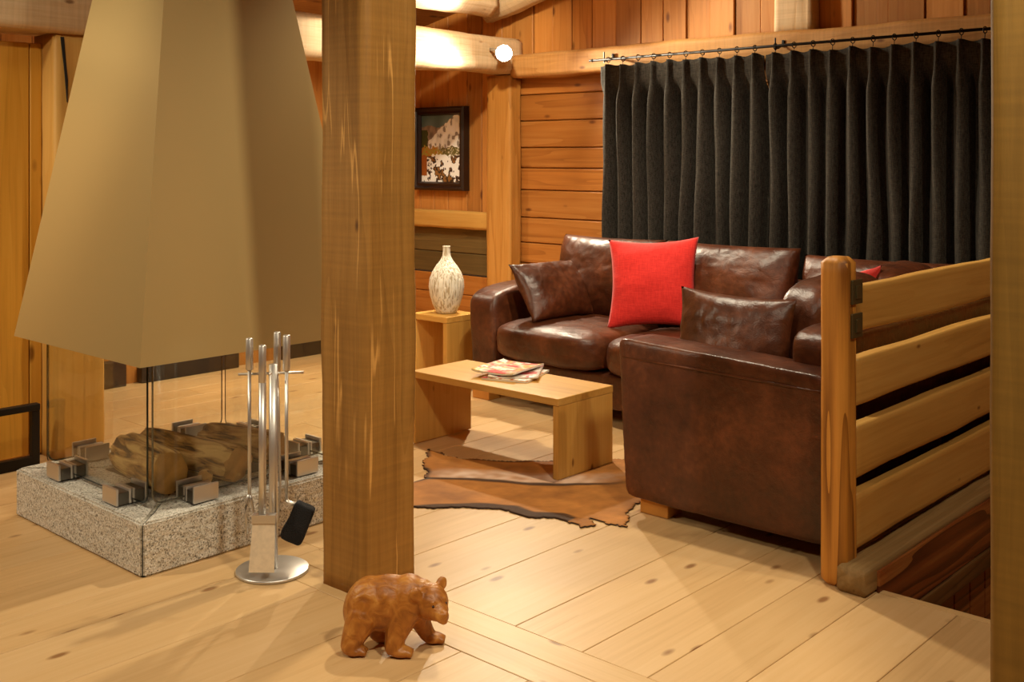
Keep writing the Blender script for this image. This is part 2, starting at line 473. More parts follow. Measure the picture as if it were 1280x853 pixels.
# upper gable boards
bm = bmesh.new()
x = -5.198
while x < 1.6:
    w = random.choice((.13, .17, .2, .24))
    dy = random.choice((0, 0, .008, .014))
    box(bm, x + .002, x + w - .002, WY - dy, WY + .05, 2.102, 4.1, .004, 1)
    x += w
struct(obj('wall_gable', bm, M['wallz'], smooth=False))
# wall left of the corner post: upright boards above, weathered horizontal boards below
bm = bmesh.new()
x = -6.5
while x < -5.2:
    w = random.choice((.15, .2, .24))
    box(bm, x + .002, min(x + w, -5.2) - .002, WY, WY + .05, .93, 2.9, .004, 1); x += w
struct(obj('wall_alcove', bm, M['wallz'], smooth=False))
bm = bmesh.new()
for a, b in ((.535, .69), (.69, .9)): box(bm, -6.5, -5.3, WY, WY + .05, a + .002, b - .002, .005, 1)
struct(obj('wall_alcove_middle', bm, M['greywall'], smooth=False))
bm = bmesh.new()
for a, b in ((-.02, .2), (.2, .385), (.385, .53)): box(bm, -6.5, -5.3, WY, WY + .05, a + .002, b - .002, .005, 1)
struct(obj('wall_alcove_lower', bm, M['wallx'], smooth=False))
# far left wall
bm = bmesh.new()
y = -2.2
while y < WY:
    w = random.choice((.18, .22, .26)); box(bm, XL - .05, XL, y + .002, y + w - .002, -.02, 3.0, .004, 1); y += w
struct(obj('wall_left', bm, M['wallz'], smooth=False))
bm = bmesh.new()
box(bm, XL, XL + .06, 2.6, 3.35, 0, .16, .005); box(bm, XL, XL + .06, 3.45, 4.15, 0, .1, .005); box(bm, XL, XL + .06, 4.5, WY - .06, 0, .1, .005)
struct(obj('baseboard_left', bm, simple('dark_skirting', (30, 22, 14), .6), smooth=False))
# rear and right walls, out of the photograph but closing the room
bm = bmesh.new()
x = -6.4
while x < 2.6:
    box(bm, x + .002, x + .22, -2.25, -2.2, -.02, 4.2, .004, 1); x += .224
struct(obj('wall_front', bm, M['wallz'], smooth=False))
bm = bmesh.new()
y = -2.2
while y < WY:
    box(bm, 1.6, 1.65, y + .002, y + .24, -2.4, 4.2, .004, 1); y += .244
struct(obj('wall_right', bm, M['wallz'], smooth=False))
# ceiling: sloping boards
bm = bmesh.new()
x = -6.5
while x < 1.7:
    w = .2
    z0, z1 = ceil_z(x), ceil_z(x + w)
    vs = box(bm, x + .001, x + w - .001, -2.25, WY + .06, 0, .04)
    for v in vs: v.co.z += z0 + (v.co.x - x) / w * (z1 - z0)
    x += w
struct(obj('ceiling', bm, M['ceil'], smooth=False))
# stairwell
bm = bmesh.new()
box(bm, -1.545, -1.500, 3.392, WY, -.118, .066, .004)
struct(obj('wall_stair_board', bm, M['stair'], smooth=False))
bm = bmesh.new()
box(bm, -1.60, -1.490, 3.392, WY, -.19, -.12, .008)
struct(obj('trim_3', bm, wood('stair_beam', (60, 38, 18), (104, 70, 34), (134, 96, 52), 'y', ring=.6), smooth=False))
bm = bmesh.new()
y = 3.4
while y < WY:
    box(bm, -1.62, -1.57, y + .002, y + .16, -2.4, -.195, .004, 1); y += .164
struct(obj('wall_stair_left', bm, M['stair'], smooth=False))
bm = bmesh.new(); x = -1.6
while x < 1.6:
    box(bm, x + .002, x + .18, WY + .001, WY + .05, -2.4, -.03, .004, 1); box(bm, x + .002, x + .18, 3.42, 3.45, -2.4, -.3, .004, 1); x += .184
struct(obj('wall_stair_back', bm, M['wallz'], smooth=False))
struct(obj('floor_stairwell', boxbm(-1.6, 1.6, 3.4, WY, -2.45, -2.4), M['stair'], smooth=False))

# ------------------------------------------------------------------ timbers
def timber(name, p0, p1, w, h, mat, label, cat, roll=0, **k):
    p0, p1 = V(p0), V(p1)
    d = p1 - p0; L = d.length
    q = d.to_track_quat('X', 'Z'); e = (q.to_matrix() @ Matrix.Rotation(roll, 3, 'X')).to_euler()
    o = obj(name, hewn(L, w, h, **k), mat, loc=p0, rot=e)
    if label: tag(o, label, cat)
    return o
ROT_UP = (0, -PI / 2, 0)      # local X -> world Z ; local y -> y ; local z -> -x
def upright(name, x0, x1, y0, y1, z0, z1, mat, label, cat, **k):
    o = obj(name, hewn(z1 - z0, y1 - y0, x1 - x0, **k), mat, loc=((x0 + x1) / 2, (y0 + y1) / 2, z0), rot=ROT_UP)
    if label: tag(o, label, cat)
    return o
upright('timber_post', -2.895, -2.67, 2.232, 2.465, 0, ceil_z(-2.9) , M['post'], 'thick rough-sawn square timber post standing behind the carved bear', 'post', amp=.0035, r=.016, seed=3, lump=.008)
upright('timber_post', -.787, -.53, 2.3, 2.55, 0, ceil_z(-.8), M['post_grey'], 'rough timber post at the stairwell corner, cut off by the photo edge', 'post', amp=.002, r=.012, seed=5)
upright('corner_post', -5.335, -5.105, 5.57, 5.695, 0, 1.965, M['cpost'], 'squared wall post between the framed painting and the horizontal wall boards', 'post', amp=.004, r=.012, seed=8, lump=.006)
timber('wall_beam', (-5.1, 5.635, 2.02), (1.58, 5.635, 2.05), .125, .155, M['beam2'], 'hewn horizontal beam on the back wall behind the curtain rod', 'beam', amp=.006, r=.02, seed=11, lump=.012)
timber('ceiling_beam', (-5.2, 2.05, 2.10), (-5.2, 5.69, 2.10), .22, .25, M['beam'], 'pale squared beam running overhead, brightly lit by the spotlight', 'beam', amp=.006, r=.03, seed=12, lump=.02)
timber('wall_rail', (-6.29, 5.665, .938), (-5.34, 5.665, .938), .065, .13, M['rail'], 'short horizontal timber rail under the framed painting', 'beam', amp=.004, r=.015, seed=14)
timber('rafter', (-5.3, 5.55, 2.42), (-3.0, 5.55, 2.92), .16, .18, M['beam'], 'sloping round rafter along the top of the gable boards', 'beam', amp=.008, r=.05, seed=15, lump=.015)
timber('purlin', (-4.55, 2.2, 2.40), (-5.13, 5.38, 2.44), .2, .2, M['beam'], 'round log purlin above the brightly lit ceiling beam', 'beam', amp=.008, r=.07, seed=16, lump=.02)
upright('gable_stud', -3.1, -2.86, 5.6, 5.69, 2.1, 2.8, M['beam'], 'short upright timber block above the wall beam over the curtain', 'post', amp=.004, r=.012, seed=17)
# left doorway
DP = upright('door_post', -5.2, -4.97, 2.31, 2.56, 0, 1.972, M['rail'], 'square timber doorpost with a drying crack beside the hood', 'post', amp=.004, r=.012, seed=20)
CRACK = [(-4.9635, 2.337, 1.956), (-4.9635, 2.352, 1.957), (-4.9635, 2.363, 1.831), (-4.9635, 2.371, 1.757), (-4.9635, 2.369, 1.653), (-4.9635, 2.356, 1.794)]
bm = bmesh.new()
vs = [bm.verts.new(p) for p in CRACK] + [bm.verts.new((p[0] - .02, p[1], p[2])) for p in CRACK]
nC = len(CRACK)
bm.faces.new(vs[:nC]); bm.faces.new(vs[nC:][::-1])
for i in range(nC): bm.faces.new((vs[i], vs[(i + 1) % nC], vs[nC + (i + 1) % nC], vs[nC + i]))
obj('drying_crack', bm, M['canvas_back'], DP, smooth=False)
timber('door_lintel', (-5.03, .6, 2.09), (-5.03, 2.6, 2.09), .2, .235, M['beam'], 'heavy timber lintel above the plank door', 'beam', amp=.005, r=.02, seed=21, lump=.01)
bm = bmesh.new(); y = 1.2
while y < 2.3:
    box(bm, -5.14, -5.095, y + .002, min(y + .15, 2.31) - .002, .01, 1.93, .004, 1); y += .15
struct(obj('door_1', bm, M['door'], smooth=False))
# low dark metal frame in front of the door
r = empty('metal_rack', (-4.93, 1.95, 0))
tag(r, 'low dark metal frame on the floor before the plank door', 'rack')
for yy in (1.55, 2.20):
    obj('upright', boxbm(-4.945, -4.915, yy - .018, yy + .018, 0, .26, .003), M['iron'], r, smooth=False)
obj('top_bar', boxbm(-4.95, -4.91, 1.532, 2.218, .255, .285, .004), M['iron'], r, smooth=False)
obj('bottom_bar', boxbm(-4.945, -4.915, 1.56, 2.19, .0, .05, .004), M['iron'], r, smooth=False)

# ------------------------------------------------------------------ fireplace
HX0, HX1, HY0, HY1, GH = -4.318, -3.352, 1.852, 2.83, .182
root = empty('granite_hearth', ((HX0 + HX1) / 2, (HY0 + HY1) / 2, 0))
tag(root, 'speckled grey granite hearth slab under the fireplace hood', 'hearth')
def rough_block(poly, z0, z1, seed):
    bm = bmesh.new(); prism(bm, poly, z0, z1)
    bmesh.ops.triangulate(bm, faces=[f for f in bm.faces if len(f.verts) > 4])
    bmesh.ops.bevel(bm, geom=bm.edges[:], offset=.007, segments=2, affect='EDGES')
    bmesh.ops.subdivide_edges(bm, edges=[e for e in bm.edges if e.calc_length() > .06], cuts=14, use_grid_fill=True)
    for v in bm.verts:
        d = .003 * nz(v.co, 22, seed) + .002 * nz(v.co, 60, seed)
        if v.co.z > .02: v.co.z += d * (v.co.z > GH - .02)
        v.co.x += d * .5; v.co.y -= d * .5
    return bm
w = .24; e = .003
cx0, cx1, cy0, cy1 = HX0 + w, HX1 - w, HY0 + w, HY1 - w
for poly in ([(HX0 + e, HY0), (HX1 - e, HY0), (cx1 - e, cy0), (cx0 + e, cy0)], [(HX1, HY0 + e), (HX1, HY1 - e), (cx1, cy1 - e), (cx1, cy0 + e)],
             [(HX1 - e, HY1), (HX0 + e, HY1), (cx0 + e, cy1), (cx1 - e, cy1)], [(HX0, HY1 - e), (HX0, HY0 + e), (cx0, cy0 + e), (cx0, cy1 - e)]):
    obj('granite_block', rough_block(poly, 0, GH, len(poly)), M['granite'], root, smooth=False)
bm = bmesh.new(); box(bm, cx0 - .02, cx1 + .02, cy0 - .02, cy1 + .02, 0, .165)
obj('fire_tray', bm, M['slate'], root, smooth=False)
obj('core', boxbm(HX0 + .008, HX1 - .008, HY0 + .008, HY1 - .008, 0.002, .172), M['canvas_back'], root, smooth=False)
del e
# hood
bm = bmesh.new()
HB, HT, ZB, ZT = .70, 2.75, .70, 2.0
def hood_ring(z, ins=0):
    k = .21 * (z - ZB) / (ZT - ZB) + ins
    return [V((HX0 + k, HY0 - .006 + k, z)), V((HX1 - k, HY0 - .006 + k, z)), V((HX1 - k, HY1 - k, z)), V((HX0 + k, HY1 - k, z))]
rings = [hood_ring(.76, .012), hood_ring(.70, .012), hood_ring(.70), hood_ring(HT)]
vr = ring_surface(bm, rings, cap=False)
c = bm.faces.new(vr[-1])
c = bm.faces.new(vr[0][::-1])
root = empty('fireplace_hood', ((HX0 + HX1) / 2, (HY0 + HY1) / 2, ZB))
tag(root, 'large tapering beige metal hood hanging over the open hearth', 'hood')
obj('hood_shell', bm, M['hood'], root, smooth=False)
obj('flue', tubebm([((HX0 + HX1) / 2, (HY0 + HY1) / 2, 2.6), ((HX0 + HX1) / 2, (HY0 + HY1) / 2, 2.72)], .2, n=24), M['iron'], root)
# glass screen
PX0, PX1, PY0, PY1 = -4.235, -3.452, 1.935, 2.735
root = empty('glass_fire_screen', ((PX0 + PX1) / 2, (PY0 + PY1) / 2, GH))
tag(root, 'frameless glass panes standing in steel clips around the fire', 'fire screen')
def pane(along, a0, a1, c, parent):
    bm = bmesh.new()
    prism(bm, roundrect(a0 + .012, a1 - .012, GH + .022, .715, .035), -.003, .003)
    rim = bmesh.new()
    pts = roundrect(a0 + .012, a1 - .012, GH + .022, .715, .035)
    o = obj('glass_pane', bm, M['glass'], parent, loc=(0, c, 0) if along == 'x' else (c, 0, 0), rot=(PI / 2, 0, 0) if along == 'x' else (PI / 2, 0, PI / 2), smooth=False)
    tube(rim, [(x, y, 0) for x, y in pts] + [(pts[0][0], pts[0][1], 0)], .0034, n=6, cap=False)
    r2 = obj('pane_edge', rim, M['glassedge'] if (along, c) == ('x', PY0) else M['glassedge_pale'], o, loc=o.location, rot=o.rotation_euler)
for args in (('x', PX0, PX1, PY0), ('x', PX0, PX1, PY1), ('y', PY0, PY1, PX0), ('y', PY0, PY1, PX1)): pane(*args, root)
def clip(x, y, along):
    # two cheek plates with a base between them, gripping the pane
    o = None
    def bb(a0, a1, b0, b1, z0, z1):
        return boxbm(x + a0, x + a1, y + b0, y + b1, GH + .005 + z0, GH + .005 + z1, .003) if along == 'x' else boxbm(x + b0, x + b1, y + a0, y + a1, GH + .005 + z0, GH + .005 + z1, .003)
    o = obj('clip', bb(-.048, .048, -.05, .05, 0.0005, .044), M['clipdark'], root, smooth=False)
    for q in (-.056, .056, .008, -.008):
        obj('cheek', bb(-.05, .05, q - .005, q + .005, .0005, .06 if abs(q) > .02 else .052), M['steel'], o, smooth=False)
for x in (-4.05, -3.615): clip(x, PY0, 'x'); 
for x in (-4.07, -3.66): clip(x, PY1, 'x')
for y in (2.12, 2.56): clip(PX0, y, 'y'); clip(PX1, y, 'y')
# logs
def log(name, p0, p1, rad, label, seed, flat=.0, rz=1.0):
    p0, p1 = V(p0), V(p1); d = p1 - p0; L = d.length
    bm = bmesh.new(); n = 26; ns = 14; rings = []
    for k in range(ns + 1):
        x = L * k / ns; ring = []
        for i in range(n):
            a = 2 * PI * i / n
            rr = rad * (1 + .16 * nz((x * .7, math.cos(a), math.sin(a)), 2.2, seed) + .07 * nz((x, math.cos(a) * 2, math.sin(a) * 2), 5, seed))
            if math.sin(a) > flat and flat: rr *= .80
            if k in (0, ns): rr *= .95
            xx = x + (.015 * nz((math.cos(a), math.sin(a), k), 3, seed) if k in (0, ns) else 0)
            ring.append(V((xx, rr * math.cos(a), rr * math.sin(a) * rz)))
        rings.append(ring)
    vr = ring_surface(bm, rings)
    bm.faces.ensure_lookup_table()
    for f in bm.faces:
        if len(f.verts) == 3: f.material_index = 1
    o = obj(name, bm, [M['bark'], M['logend']], loc=p0, rot=d.to_track_quat('X', 'Z').to_euler())
    return tag(o, label, 'log', 'split logs on the hearth')
log('firewood_log', (-3.55, 2.065, .266), (-3.90, 2.10, .272), .078, 'thick pale bark log with its rounded end toward the left of the hearth', 2, 0, 1.0)
log('firewood_log', (-3.50, 2.32, .262), (-4.0, 2.24, .268), .073, 'long split log with torn fibrous grain lying across the hearth', 5, .3)
log('firewood_log', (-3.535, 2.20, .222), (-3.585, 2.235, .214), .028, 'small stub of split wood sticking out under the long split log', 9)
log('firewood_log', (-3.56, 2.54, .258), (-3.92, 2.46, .258), .064, 'dark rear log half hidden behind the fire tools', 12)

# ------------------------------------------------------------------ fire tools
TX, TY = -3.09, 2.185
root = empty('fire_tool_stand', (TX, TY, 0))
tag(root, 'brushed steel fire tool stand with round base and crossbar', 'tool stand')
bm = bmesh.new(); lathe(bm, [(.02, 0), (.118, 0), (.122, .003), (.122, .009), (.118, .012), (.02, .013)], 48, (TX, TY, 0))
obj('base', bm, M['steel'], root)
obj('pole', tubebm([(TX + .005, TY, .012), (TX + .005, TY, .70)], .015, n=20), M['steel'], root)
A = math.radians(42.4); RX, RY = math.cos(A) , math.sin(A)
def tp(s, t, z): return V((TX + RX * s + -RY * t, TY + RY * s + RX * t, z))   # s = along the crossbar, t = depth
obj('crossbar', tubebm([tp(-.115, 0, .665), tp(.105, 0, .672)], .0045, n=10), M['steel_pale'], root)
obj('crossbar', tubebm([tp(0, -.048, .675), tp(0, .048, .675)], .0045, n=10), M['steel_pale'], root)
grp = 'fire tools hanging on the stand'
def handle(parent, p, z0, z1, r=.0125):
    bm = bmesh.new(); tube(bm, [p + V((0, 0, z)) for z in (z0, z0 + .003, z1 - .003, z1)], [r - .002, r, r, r - .002], n=18)
    return obj('handle', bm, M['steel'], parent)
# poker / tongs on the left
p = tp(-.075, -.012, 0)
t = tag(empty('fire_poker', (p.x, p.y, .1)), 'steel fork poker hanging leftmost on the tool stand', 'fire tool', grp)
handle(t, p, .682, .79); obj('rod', tubebm([p + V((0, 0, .26)), p + V((0, 0, .684))], .006), M['steel'], t)
bm = bmesh.new()
for s in (-1, 1):
    tube(bm, [p + V((0, 0, .265)), tp(-.075 + s * .008, -.012, .24), tp(-.075 + s * .014, -.012, .2), tp(-.075 + s * .008, -.012, .13)], [.006, .005, .0045, .003], n=8)
obj('fork', bm, M['steel'], t)
# shovel in front
p = tp(-.005, -.062, 0)
t = tag(empty('ash_shovel', (p.x, p.y, .05)), 'steel ash shovel with a flat rectangular pan', 'fire tool', grp)
p2 = tp(-.02, -.062, 0)
handle(t, p2, .648, .775); obj('rod', tubebm([p2 + V((0, 0, .20)), p2 + V((0, 0, .65))], .0125, n=16), M['steel'], t)
bm = bmesh.new()
w0, w1 = .036, .044
def pan(s, z, off): return tp(-.012 + s, -.075 - off, z)
front = [pan(-w0 - .002, .185, .0), pan(w0, .185, .0), pan(w1 - .004, .035, .03), pan(-w1, .035, .03)]
back = [q + tp(0, .004, 0) - tp(0, 0, 0) for q in front]
ring_surface(bm, [front, back], cap=False); 
bm.verts.ensure_lookup_table(); vv = list(bm.verts); bm.faces.new(vv[:4]); bm.faces.new(vv[4:][::-1])
obj('pan', bm, M['pan'], t, smooth=False)
bm = bmesh.new(); a, b = pan(-w0 - .004, .20, .004), pan(w0 + .002, .20, .004)
ring_surface(bm, [[a + V((0, 0, -.014)), a + V((0, 0, .014)), a + V((0, 0, .014)) + tp(0, .03, 0) - tp(0, 0, 0), a + V((0, 0, -.014)) + tp(0, .03, 0) - tp(0, 0, 0)],
                  [b + V((0, 0, -.014)), b + V((0, 0, .014)), b + V((0, 0, .014)) + tp(0, .03, 0) - tp(0, 0, 0), b + V((0, 0, -.014)) + tp(0, .03, 0) - tp(0, 0, 0)]])
obj('collar', bm, M['steel'], t, smooth=False)
# back tool
p = tp(.004, .055, 0)
t = tag(empty('fire_tongs', (p.x, p.y, .1)), 'steel tongs hanging behind the central pole of the stand', 'fire tool', grp)
handle(t, p, .66, .80); bm = bmesh.new()
for s in (-1, 1): tube(bm, [p + V((0, 0, .665)), tp(.004 + s * .006, .055, .5), tp(.004 + s * .01, .055, .25), tp(.004 + s * .002, .055, .14)], .0045, n=8)
obj('tongs_arm', bm, M['steel'], t)
# brush
p = tp(.05, -.013, 0)
t = tag(empty('hearth_brush', (p.x, p.y, .1)), 'hearth brush with black bristles hanging on the right', 'fire tool', grp)
handle(t, p, .68, .80); obj('rod', tubebm([p + V((0, 0, .24)), p + V((0, 0, .685))], .006), M['steel'], t)
obj('ferrule', tubebm([p + V((0, 0, .245)), tp(.06, -.016, .235), tp(.085, -.018, .232)], [.006, .008, .007]), M['steel_pale'], t)
bm = puff(.075, .052, .13, k=8, bulge=0, n=12, wr=.006, seed=4)
obj('bristles', bm, M['black'], t, loc=tp(.093, -.022, .172), rot=Euler((0, .42, A)).to_matrix().to_euler())

# ------------------------------------------------------------------ coffee table, side table, vase, magazines
def open_table(name, x0, x1, y0, y1, h, th, label, b=0):
    r = empty(name, ((x0 + x1) / 2, (y0 + y1) / 2, b)); tag(r, label, 'table')
    obj('table_top', boxbm(x0, x1, y0, y1, h - th, h, .003), M['table'], r, smooth=False)
    for xx in (x0, x1 - th):
        bm = boxbm(b, h - th - .001, y0 + .002, y1 - .002, -th + .001, -.001, .003)
        obj('side_panel', bm, M['table'], r, loc=(xx, 0, 0), rot=ROT_UP, smooth=False)
    return r
open_table('coffee_table', -3.965, -3.028, 3.61, 4.0, .357, .032, 'low oak coffee table with slab sides standing on the hide rug', .007)
open_table('side_table', -4.93, -4.63, 4.50, 4.76, .452, .035, 'small open oak side table beside the sofa arm, under the vase')
root = None
bm = bmesh.new()
prof = [(.055, 0), (.062, .004), (.083, .05), (.101, .11), (.108, .16), (.104, .205), (.088, .25), (.062, .29), (.038, .32), (.026, .345), (.022, .37), (.0215, .395), (.024, .405), (.019, .404), (.017, .37), (.03, .32), (.06, .27)]
def sm(prof, k=3):
    out = []
    for (a, b), (c, d) in zip(prof, prof[1:]):
        for i in range(k): out.append((a + (c - a) * i / k, b + (d - b) * i / k))
    return out + [prof[-1]]
lathe(bm, sm(prof), 40)
tag(obj('vase', bm, M['vase'], loc=(-4.775, 4.64, .4525)), 'cream bottle vase with carved vertical texture on the side table', 'vase')

def magazine(cx, cy, z, rot, w, d, t, cols, label, curl=0, seed=0):
    r = empty('magazine', (cx, cy, z), rot); tag(r, label, 'magazine', 'magazines on the coffee table')
    n = 16
    def surf(z0, z1):
        bm = bmesh.new(); lay = bm.loops.layers.float_color.new('Col'); top = {}; bot = {}
        for i in range(n + 1):
            for j in range(n + 1):
                u, v = i / n - .5, j / n - .5
                c = curl * (max(0, abs(u) - .2) ** 2) * 3 + .002 * nz((u, v, seed), 5)
                c = max(c, 0)
                top[i, j] = bm.verts.new((u * w, v * d, z1 + c)); bot[i, j] = bm.verts.new((u * w, v * d, z0 + c))
        for i in range(n):
            for j in range(n):
                f = bm.faces.new((top[i, j], top[i + 1, j], top[i + 1, j + 1], top[i, j + 1]))
                bm.faces.new((bot[i, j], bot[i, j + 1], bot[i + 1, j + 1], bot[i + 1, j]))
        for i in range(n):
            for (a, b) in (((i, 0), (i + 1, 0)), ((i + 1, n), (i, n)), ((0, i + 1), (0, i)), ((n, i), (n, i + 1))):
                bm.faces.new((bot[a], bot[b], top[b], top[a]))
        for f in bm.faces:
            c = f.calc_center_median(); k = nz((c.x, c.y, seed), 13) + .35 * nz((c.x, c.y, seed), 30)
            col = cols[min(len(cols) - 1, max(0, int((k + .55) / 1.1 * len(cols))))]
            for l in f.loops: l[lay] = lin(col)
        return bm
    m = Matrix.Translation((cx, cy, z)) @ Matrix.Rotation(rot, 4, 'Z')
    obj('pages', surf(0, t * .85), M['paper'], r, loc=(cx, cy, z), rot=(0, 0, rot), smooth=False)
    obj('cover', surf(t * .86, t), M['cover'], r, loc=(cx, cy, z), rot=(0, 0, rot))
    return r
magazine(-3.50, 3.86, .3575, .35, .23, .29, .010, [(200, 60, 60), (236, 216, 190), (210, 120, 60), (240, 230, 215)], 'bottom magazine of the stack, red edged, under the others', .0, 1)
magazine(-3.51, 3.875, .3682, .62, .235, .28, .007, [(230, 220, 205), (205, 190, 180), (200, 90, 90)], 'middle magazine of the stack, pale pages fanned out', .02, 2)
magazine(-3.55, 3.86, .382, .2, .23, .29, .009, [(212, 60, 62), (240, 170, 150), (244, 224, 196), (238, 190, 110), (230, 120, 110), (245, 236, 222)], 'top magazine of the stack with red and cream cover', .03, 3)

# ------------------------------------------------------------------ hide rug
def inpoly(x, y, P):
    c = False; j = len(P) - 1
    for i in range(len(P)):
        if (P[i][1] > y) != (P[j][1] > y) and x < (P[j][0] - P[i][0]) * (y - P[i][1]) / (P[j][1] - P[i][1]) + P[i][0]: c = not c
        j = i
    return c
HIDE = [(-3.814, 3.589), (-3.667, 3.573), (-3.537, 3.6), (-3.374, 3.695), (-3.229, 3.846), (-3.066, 4.05), (-2.9, 4.16), (-2.697, 3.877), (-2.589, 3.588), (-2.571, 3.498), (-2.537, 3.426), (-2.464, 3.343), (-2.545, 3.33), (-2.629, 3.329), (-2.575, 3.279), (-2.584, 3.222), (-2.71, 3.242), (-2.813, 3.173), (-2.92, 3.179), (-3.001, 3.145), (-3.132, 3.052), (-3.236, 2.944), (-3.352, 2.865), (-3.494, 2.859), (-3.584, 2.997), (-3.505, 3.13), (-3.481, 3.167), (-3.473, 3.253), (-3.538, 3.324), (-3.639, 3.384), (-3.696, 3.473)]
STRIPE = [(-3.62, 3.15), (-3.455, 3.27), (-3.277, 3.385), (-3.102, 3.498), (-2.911, 3.641), (-2.774, 3.797)]
def segdist(p, a, b):
    ax, ay = b[0] - a[0], b[1] - a[1]
    t = max(0, min(1, ((p[0] - a[0]) * ax + (p[1] - a[1]) * ay) / (ax * ax + ay * ay)))
    dx, dy = p[0] - a[0] - t * ax, p[1] - a[1] - t * ay
    return math.hypot(dx, dy), (ax * dy - ay * dx)
bm = bmesh.new(); lay = bm.loops.layers.float_color.new('Col')
st = .011; vg = {}; cells = []
x0, x1, y0, y1 = -3.86, -2.44, 2.82, 4.2
nx, ny = int((x1 - x0) / st), int((y1 - y0) / st)
def wob(x, y): return (x + .02 * nz((x, y, 1), 14, 1) + .010 * nz((x, y, 2), 40, 1), y + .02 * nz((x, y, 3), 14, 2) + .010 * nz((x, y, 4), 40, 2))
keep = {(i, j) for i in range(nx) for j in range(ny) if inpoly(*wob(x0 + (i + .5) * st, y0 + (j + .5) * st), HIDE)}
def hz(x, y):
    e = min(segdist((x, y), HIDE[k], HIDE[(k + 1) % len(HIDE)])[0] for k in range(len(HIDE)))
    return e
def hide_col(x, y):
    q = (x + .03 * nz((x, y, 0), 7, 5), y + .03 * nz((x, y, 0), 7, 6))
    ds = [segdist(q, a, b) for a, b in zip(STRIPE, STRIPE[1:])]
    d, sg = min(ds); e = hz(x, y)
    k = max(0, min(1, .5 + .7 * nz((x, y, 0), 5, 7) + .5 * nz((x, y, 0), 15, 3)))
    base = V(lin((182, 120, 54))[:3]) * (1 - k * .6) + V(lin((112, 66, 24))[:3]) * k * .6
    fine = .85 + .3 * (.5 + .5 * nz((x, y * 1.0, 0), 60, 8)); base *= fine
    if sg > 0:
        along = (q[0] + 3.5) / .55
        wgt = max(0, min(1, 1.5 - abs(d - .07) / .07)) * max(0, min(1, (along + .1) * 4)) * max(0, min(1, (1.25 - along) * 3))
        wgt *= .6 + .5 * nz((x, y, 0), 22, 9)
        base = base.lerp(V(lin((226, 200, 178))[:3]), max(0, min(.9, wgt)))
    wd = max(0, min(1, (.022 - d) / .012)) * max(0, min(1, (-2.74 - q[0]) / .15))
    base = base.lerp(V(lin((44, 30, 20))[:3]), wd * .9)
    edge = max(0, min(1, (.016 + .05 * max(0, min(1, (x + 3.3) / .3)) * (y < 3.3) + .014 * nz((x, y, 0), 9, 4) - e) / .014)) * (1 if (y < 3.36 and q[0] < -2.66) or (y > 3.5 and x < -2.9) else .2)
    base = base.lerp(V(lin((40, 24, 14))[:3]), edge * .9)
    return (*base, 1)
def gv(i, j, top):
    k = (i, j, top)
    if k not in vg:
        x, y = x0 + i * st, y0 + j * st
        vg[k] = bm.verts.new((x, y, .0065 if top else .0015))
    return vg[k]
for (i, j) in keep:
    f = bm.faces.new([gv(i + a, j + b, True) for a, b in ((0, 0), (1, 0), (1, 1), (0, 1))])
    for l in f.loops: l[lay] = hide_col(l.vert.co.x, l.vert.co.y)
    for (a, b, c, d, q) in ((0, 0, 1, 0, (0, -1)), (1, 0, 1, 1, (1, 0)), (1, 1, 0, 1, (0, 1)), (0, 1, 0, 0, (-1, 0))):
        if (i + q[0], j + q[1]) not in keep:
            f = bm.faces.new((gv(i + a, j + b, True), gv(i + c, j + d, True), gv(i + c, j + d, False), gv(i + a, j + b, False)))
            for l in f.loops: l[lay] = lin((50, 30, 16))
bmesh.ops.smooth_vert(bm, verts=[v for v in bm.verts if v.is_boundary], factor=.5, use_axis_x=True, use_axis_y=True, use_axis_z=False)
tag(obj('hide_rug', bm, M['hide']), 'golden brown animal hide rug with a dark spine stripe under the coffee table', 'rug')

# ------------------------------------------------------------------ carved bear (local x = heading, -y = near side)
def blob(bm, c, r, rot=(0, 0, 0), sub=3):
    q = bmesh.ops.create_icosphere(bm, subdivisions=sub, radius=1)
    R = Euler(rot).to_matrix()
    for v in q['verts']: v.co = V(c) + R @ V((v.co.x * r[0], v.co.y * r[1], v.co.z * r[2]))
def limb(bm, pts, n=9):
    for (p, r), (q, s) in zip(pts, pts[1:]):
        for k in range(n):
            t = k / (n - 1); c = V(p).lerp(V(q), t); rr = r + (s - r) * t
            blob(bm, c, (rr, rr, rr), sub=2)
bm = bmesh.new()
blob(bm, (-.080, 0, .122), (.066, .060, .086), (0, .40, 0))
blob(bm, (-.030, 0, .105), (.07, .055, .055))       # rump
blob(bm, (-.02, 0, .135), (.085, .060, .068))                      # barrel
blob(bm, (.040, 0, .142), (.060, .060, .070))                      # shoulders
blob(bm, (.02, 0, .185), (.06, .030, .022))
blob(bm, (-.02, 0, .165), (.09, .045, .044))                       # hump
HD = math.radians(-50); hx, hy = math.cos(HD), math.sin(HD); lx, ly = -hy, hx
HC = V((.104, -.018, .142))
blob(bm, (.07, 0, .15), (.05, .045, .05))                          # neck
blob(bm, HC, (.052, .050, .050), (0, .1, HD))                     # skull
blob(bm, HC + V((hx * .03, hy * .03, -.012)), (.036, .034, .030), (0, .2, HD))   # cheeks
blob(bm, HC + V((hx * .055, hy * .055, -.020)), (.024, .021, .020), (0, .2, HD)) # muzzle
blob(bm, HC + V((hx * .072, hy * .072, -.013)), (.010, .013, .010), (0, 0, HD))  # nose
blob(bm, HC + V((hx * .062, hy * .062, -.034)), (.016, .014, .007), (0, .15, HD))# jaw
